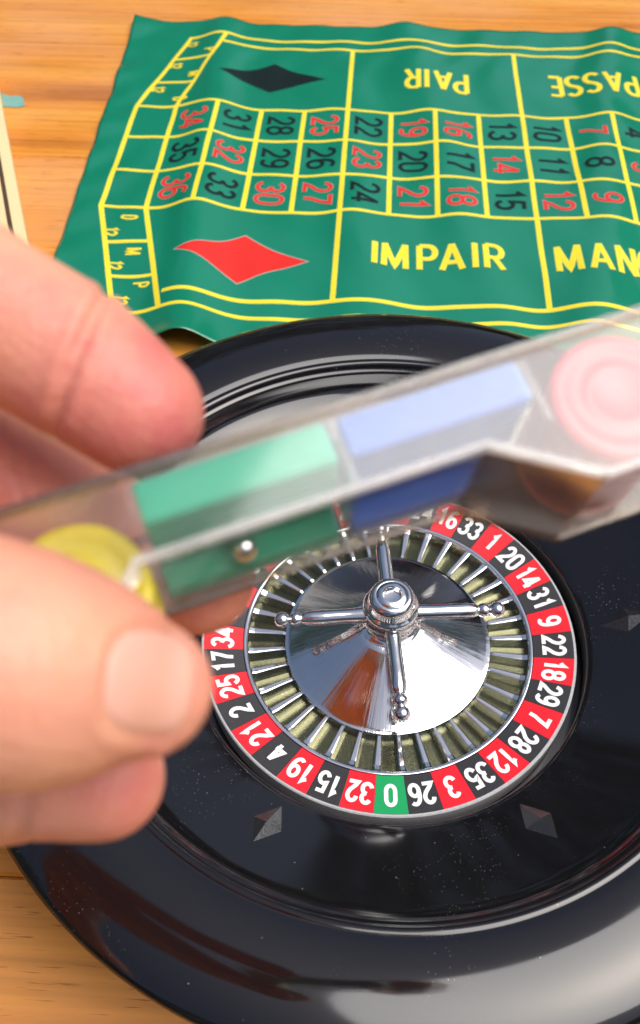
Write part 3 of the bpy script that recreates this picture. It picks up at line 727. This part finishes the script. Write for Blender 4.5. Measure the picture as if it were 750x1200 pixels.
# ------------------------------------------------------------------ hand holding the case
hand_bm = bmesh.new()
def ball_chain(chain, sub=10, seg=20):
    # a closed tapered tube through points (px, py, depth, radius), rounded at both ends
    P = [at(a, b_, d) for a, b_, d, r in chain]; R = [c[3] for c in chain]
    pts = []; rad = []
    n = len(P)
    for i in range(n - 1):
        p0 = P[max(0, i - 1)]; p1 = P[i]; p2 = P[i + 1]; p3 = P[min(n - 1, i + 2)]
        r0, r1, r2, r3 = R[max(0, i - 1)], R[i], R[i + 1], R[min(n - 1, i + 2)]
        for j in range(sub):
            t = j / sub
            h = lambda a, b, c, d: 0.5 * ((2 * b) + (c - a) * t + (2 * a - 5 * b + 4 * c - d) * t * t + (3 * b - a - 3 * c + d) * t ** 3)
            pts.append(h(p0, p1, p2, p3)); rad.append(h(r0, r1, r2, r3))
    pts.append(P[-1]); rad.append(R[-1])
    # round caps
    def cap(c, dirn, r):
        return [(c + dirn * (r * math.sin(PI / 2 * k / 6)), max(1e-5, r * math.cos(PI / 2 * k / 6))) for k in range(1, 7)]
    d0 = (pts[0] - pts[1]).normalized(); d1 = (pts[-1] - pts[-2]).normalized()
    seq = cap(pts[0], d0, rad[0])[::-1] + list(zip(pts, rad)) + cap(pts[-1], d1, rad[-1])
    rings = []; ref = BACK.copy()
    for i, (c, r) in enumerate(seq):
        a = seq[max(0, i - 1)][0]; b_ = seq[min(len(seq) - 1, i + 1)][0]
        t = (b_ - a).normalized(); x = (ref - t * ref.dot(t)).normalized(); y = t.cross(x)
        rings.append([hand_bm.verts.new(c + (x * math.cos(2 * PI * k / seg) + y * math.sin(2 * PI * k / seg)) * r) for k in range(seg)])
    for a, b_ in zip(rings[:-1], rings[1:]):
        for k in range(seg):
            hand_bm.faces.new((a[k], a[(k + 1) % seg], b_[(k + 1) % seg], b_[k]))
    hand_bm.faces.new(rings[0][::-1]); hand_bm.faces.new(rings[-1])
# thumb across the front of the case
ball_chain([(168, 806, .0970, .0074), (120, 796, .0945, .0098), (60, 788, .0912, .0113), (0, 778, .0885, .0119), (-100, 752, .0890, .0122), (-230, 715, .0985, .0145), (-380, 690, .116, .019), (-520, 690, .135, .021)])
# index finger over the far edge
ball_chain([(163, 483, .1160, .0083), (85, 424, .1165, .0097), (0, 374, .1165, .0100), (-120, 312, .1165, .0106), (-300, 290, .1250, .0110), (-470, 400, .138, .0135), (-560, 560, .147, .016)])
# middle finger behind the case
ball_chain([(229, 674, .1390, .0092), (115, 624, .1400, .0099), (0, 568, .1390, .0101), (-130, 500, .1370, .0106), (-330, 450, .1420, .0114), (-490, 520, .150, .0140), (-570, 640, .152, .017)])
# ring finger and little finger curled under the thumb
ball_chain([(122, 912, .1130, .0075), (60, 907, .1135, .0078), (-20, 893, .1150, .0082), (-140, 850, .1230, .0095), (-330, 740, .1430, .0110), (-500, 680, .155, .0140), (-580, 720, .155, .017)])
ball_chain([(20, 930, .1230, .0066), (-60, 925, .1250, .0072), (-180, 900, .1330, .0080), (-340, 830, .150, .0098), (-500, 790, .158, .0130), (-590, 800, .156, .017)])
# palm, wrist, forearm
ball_chain([(-480, 480, .142, .016), (-560, 620, .148, .019), (-600, 760, .152, .020), (-680, 880, .150, .022), (-820, 1060, .145, .024), (-1050, 1350, .135, .029), (-1300, 1700, .120, .034)])
ball_chain([(-420, 640, .140, .018), (-560, 740, .150, .022), (-680, 880, .150, .024)])
hme = bpy.data.meshes.new('hand_cage'); bmesh.ops.recalc_face_normals(hand_bm, faces=hand_bm.faces); hand_bm.to_mesh(hme); hand_bm.free()
tmp = link(bpy.data.objects.new('hand_cage', hme))
rm = tmp.modifiers.new('r', 'REMESH'); rm.mode = 'VOXEL'; rm.voxel_size = 0.0008
smo = tmp.modifiers.new('s', 'SMOOTH'); smo.factor = 0.5; smo.iterations = 10
dg = bpy.context.evaluated_depsgraph_get(); dg.update()
em = tmp.evaluated_get(dg).to_mesh()
nv = len(em.vertices); co = np.empty(nv * 3); em.vertices.foreach_get('co', co); co = co.reshape(-1, 3)
no = np.empty(nv * 3); em.vertices.foreach_get('normal', no); no = no.reshape(-1, 3)
faces = [tuple(p.vertices) for p in em.polygons]
tmp.evaluated_get(dg).to_mesh_clear()
bpy.data.objects.remove(tmp)
rel = co - np.array(CAM); depth = -(rel @ np.array(BACK))
sx = 375 + FPX * (rel @ np.array(RIGHT)) / depth; sy = 600 - FPX * (rel @ np.array(UP)) / depth
facing = np.clip(-(no * rel).sum(1) / np.linalg.norm(rel, axis=1), -1, 1)
disp = np.zeros(nv)
def crease(p, q, sigma, deep, dmin, dmax, bow=0):
    # a skin fold across a joint; places where the fold runs are taken on the hand's own surface
    px, py = np.array(p, float), np.array(q, float); d = py - px; L = np.linalg.norm(d); d /= L
    rx = sx - px[0]; ry = sy - px[1]; t = (rx * d[0] + ry * d[1]) / L; s = -rx * d[1] + ry * d[0] - bow * np.sin(np.pi * np.clip(t, 0, 1))
    m = (depth > dmin) & (depth < dmax) & (facing > -0.3)
    fall = np.clip(1.15 - np.abs(t - .5) * 2, 0, .3) / .3
    disp[m] += (-deep * np.exp(-(s / sigma) ** 2) * fall + 0.35 * deep * np.exp(-((np.abs(s) - 2.6 * sigma) / (1.6 * sigma)) ** 2) * fall)[m]
crease((126, 340), (64, 505), 5.5, 0.0017, .1030, .1255, 8)
crease((18, 500), (30, 600), 4.5, 0.0006, .1250, .1430)
crease((38, 515), (46, 600), 4.5, 0.0005, .1250, .1430)
crease((40, 890), (20, 985), 7, 0.0006, .1040, .1200)
for x_ in (8, 26, 46): crease((x_, 690), (x_ - 8, 880), 3.5, 0.00035, .0700, .0960, 6)
# nail bed of the thumb: a shallow flat with a raised fold behind it
NX, NY, NA, NB = 178, 800, 58, 70
ct, st_ = math.cos(math.radians(8)), math.sin(math.radians(8))
lx = (sx - NX) * ct + (sy - NY) * st_; ly = -(sx - NX) * st_ + (sy - NY) * ct
q = (np.abs(lx / NA) ** 3 + np.abs(ly / NB) ** 3) ** (1 / 3)
m = (depth < .1) & (facing > 0.05)
disp[m] += (-0.0004 * (1 / (1 + np.exp((q - 1.0) / .03))) + 0.0004 * np.exp(-((q - 1.13) / .09) ** 2) * (lx < 30))[m]
co2 = co + no * disp[:, None]
hand = mesh_obj('hand', co2, faces, SKIN, None, True)
flush = np.zeros(nv)
for tip, rr_, k_ in ((at(150, 480, .112), .016, .7), (at(214, 668, .139), .016, .6), (at(122, 930, .110), .014, .42), (at(30, 570, .137), .016, .35), (at(205, 835, .094), .008, .3)):
    flush = np.maximum(flush, k_ * np.exp(-(np.linalg.norm(co - np.array(tip), axis=1) / rr_) ** 2))
fa = hand.data.attributes.new('flush', 'FLOAT', 'POINT'); fa.data.foreach_set('value', flush)
sm2 = hand.modifiers.new('soft', 'SMOOTH'); sm2.factor = 0.5; sm2.iterations = 4
tag(hand, 'left hand gripping the clear case between thumb and fingers', 'hand')
# thumb nail
NAIL = plain('thumb_nail', (0.75, 0.40, 0.31), 0.3, var=0.05, vscale=80, spec=0.5)
bvh = BVHTree.FromPolygons([Vector(c) for c in co], faces)
V = []; F = []; nu, nvv = 16, 18; idx = {}
for i in range(nu + 1):
    for j in range(nvv + 1):
        a = -1 + 2 * i / nu; b_ = -1 + 2 * j / nvv
        k = (abs(a) ** 3 + abs(b_) ** 3) ** (1 / 3); mx_ = max(abs(a), abs(b_)) or 1
        f = mx_ / k if k else 1
        gx, gy = a * f * NA * .97, b_ * f * NB * .97
        X = NX + gx * ct - gy * st_; Y = NY + gx * st_ + gy * ct
        dr = (at(X, Y, 1) - CAM).normalized(); hit = bvh.ray_cast(CAM, dr)
        if hit[0] is None: continue
        rim = max(abs(a), abs(b_))
        idx[i, j] = len(V); V.append(hit[0] + hit[1] * (-0.00015 - 0.0005 * max(0, (rim - .8) / .2) ** 2))
for i in range(nu):
    for j in range(nvv):
        ks = [(i, j), (i + 1, j), (i + 1, j + 1), (i, j + 1)]
        if all(k in idx for k in ks): F.append(tuple(idx[k] for k in ks))
mesh_obj('thumb_nail', V, F, NAIL, hand, True)
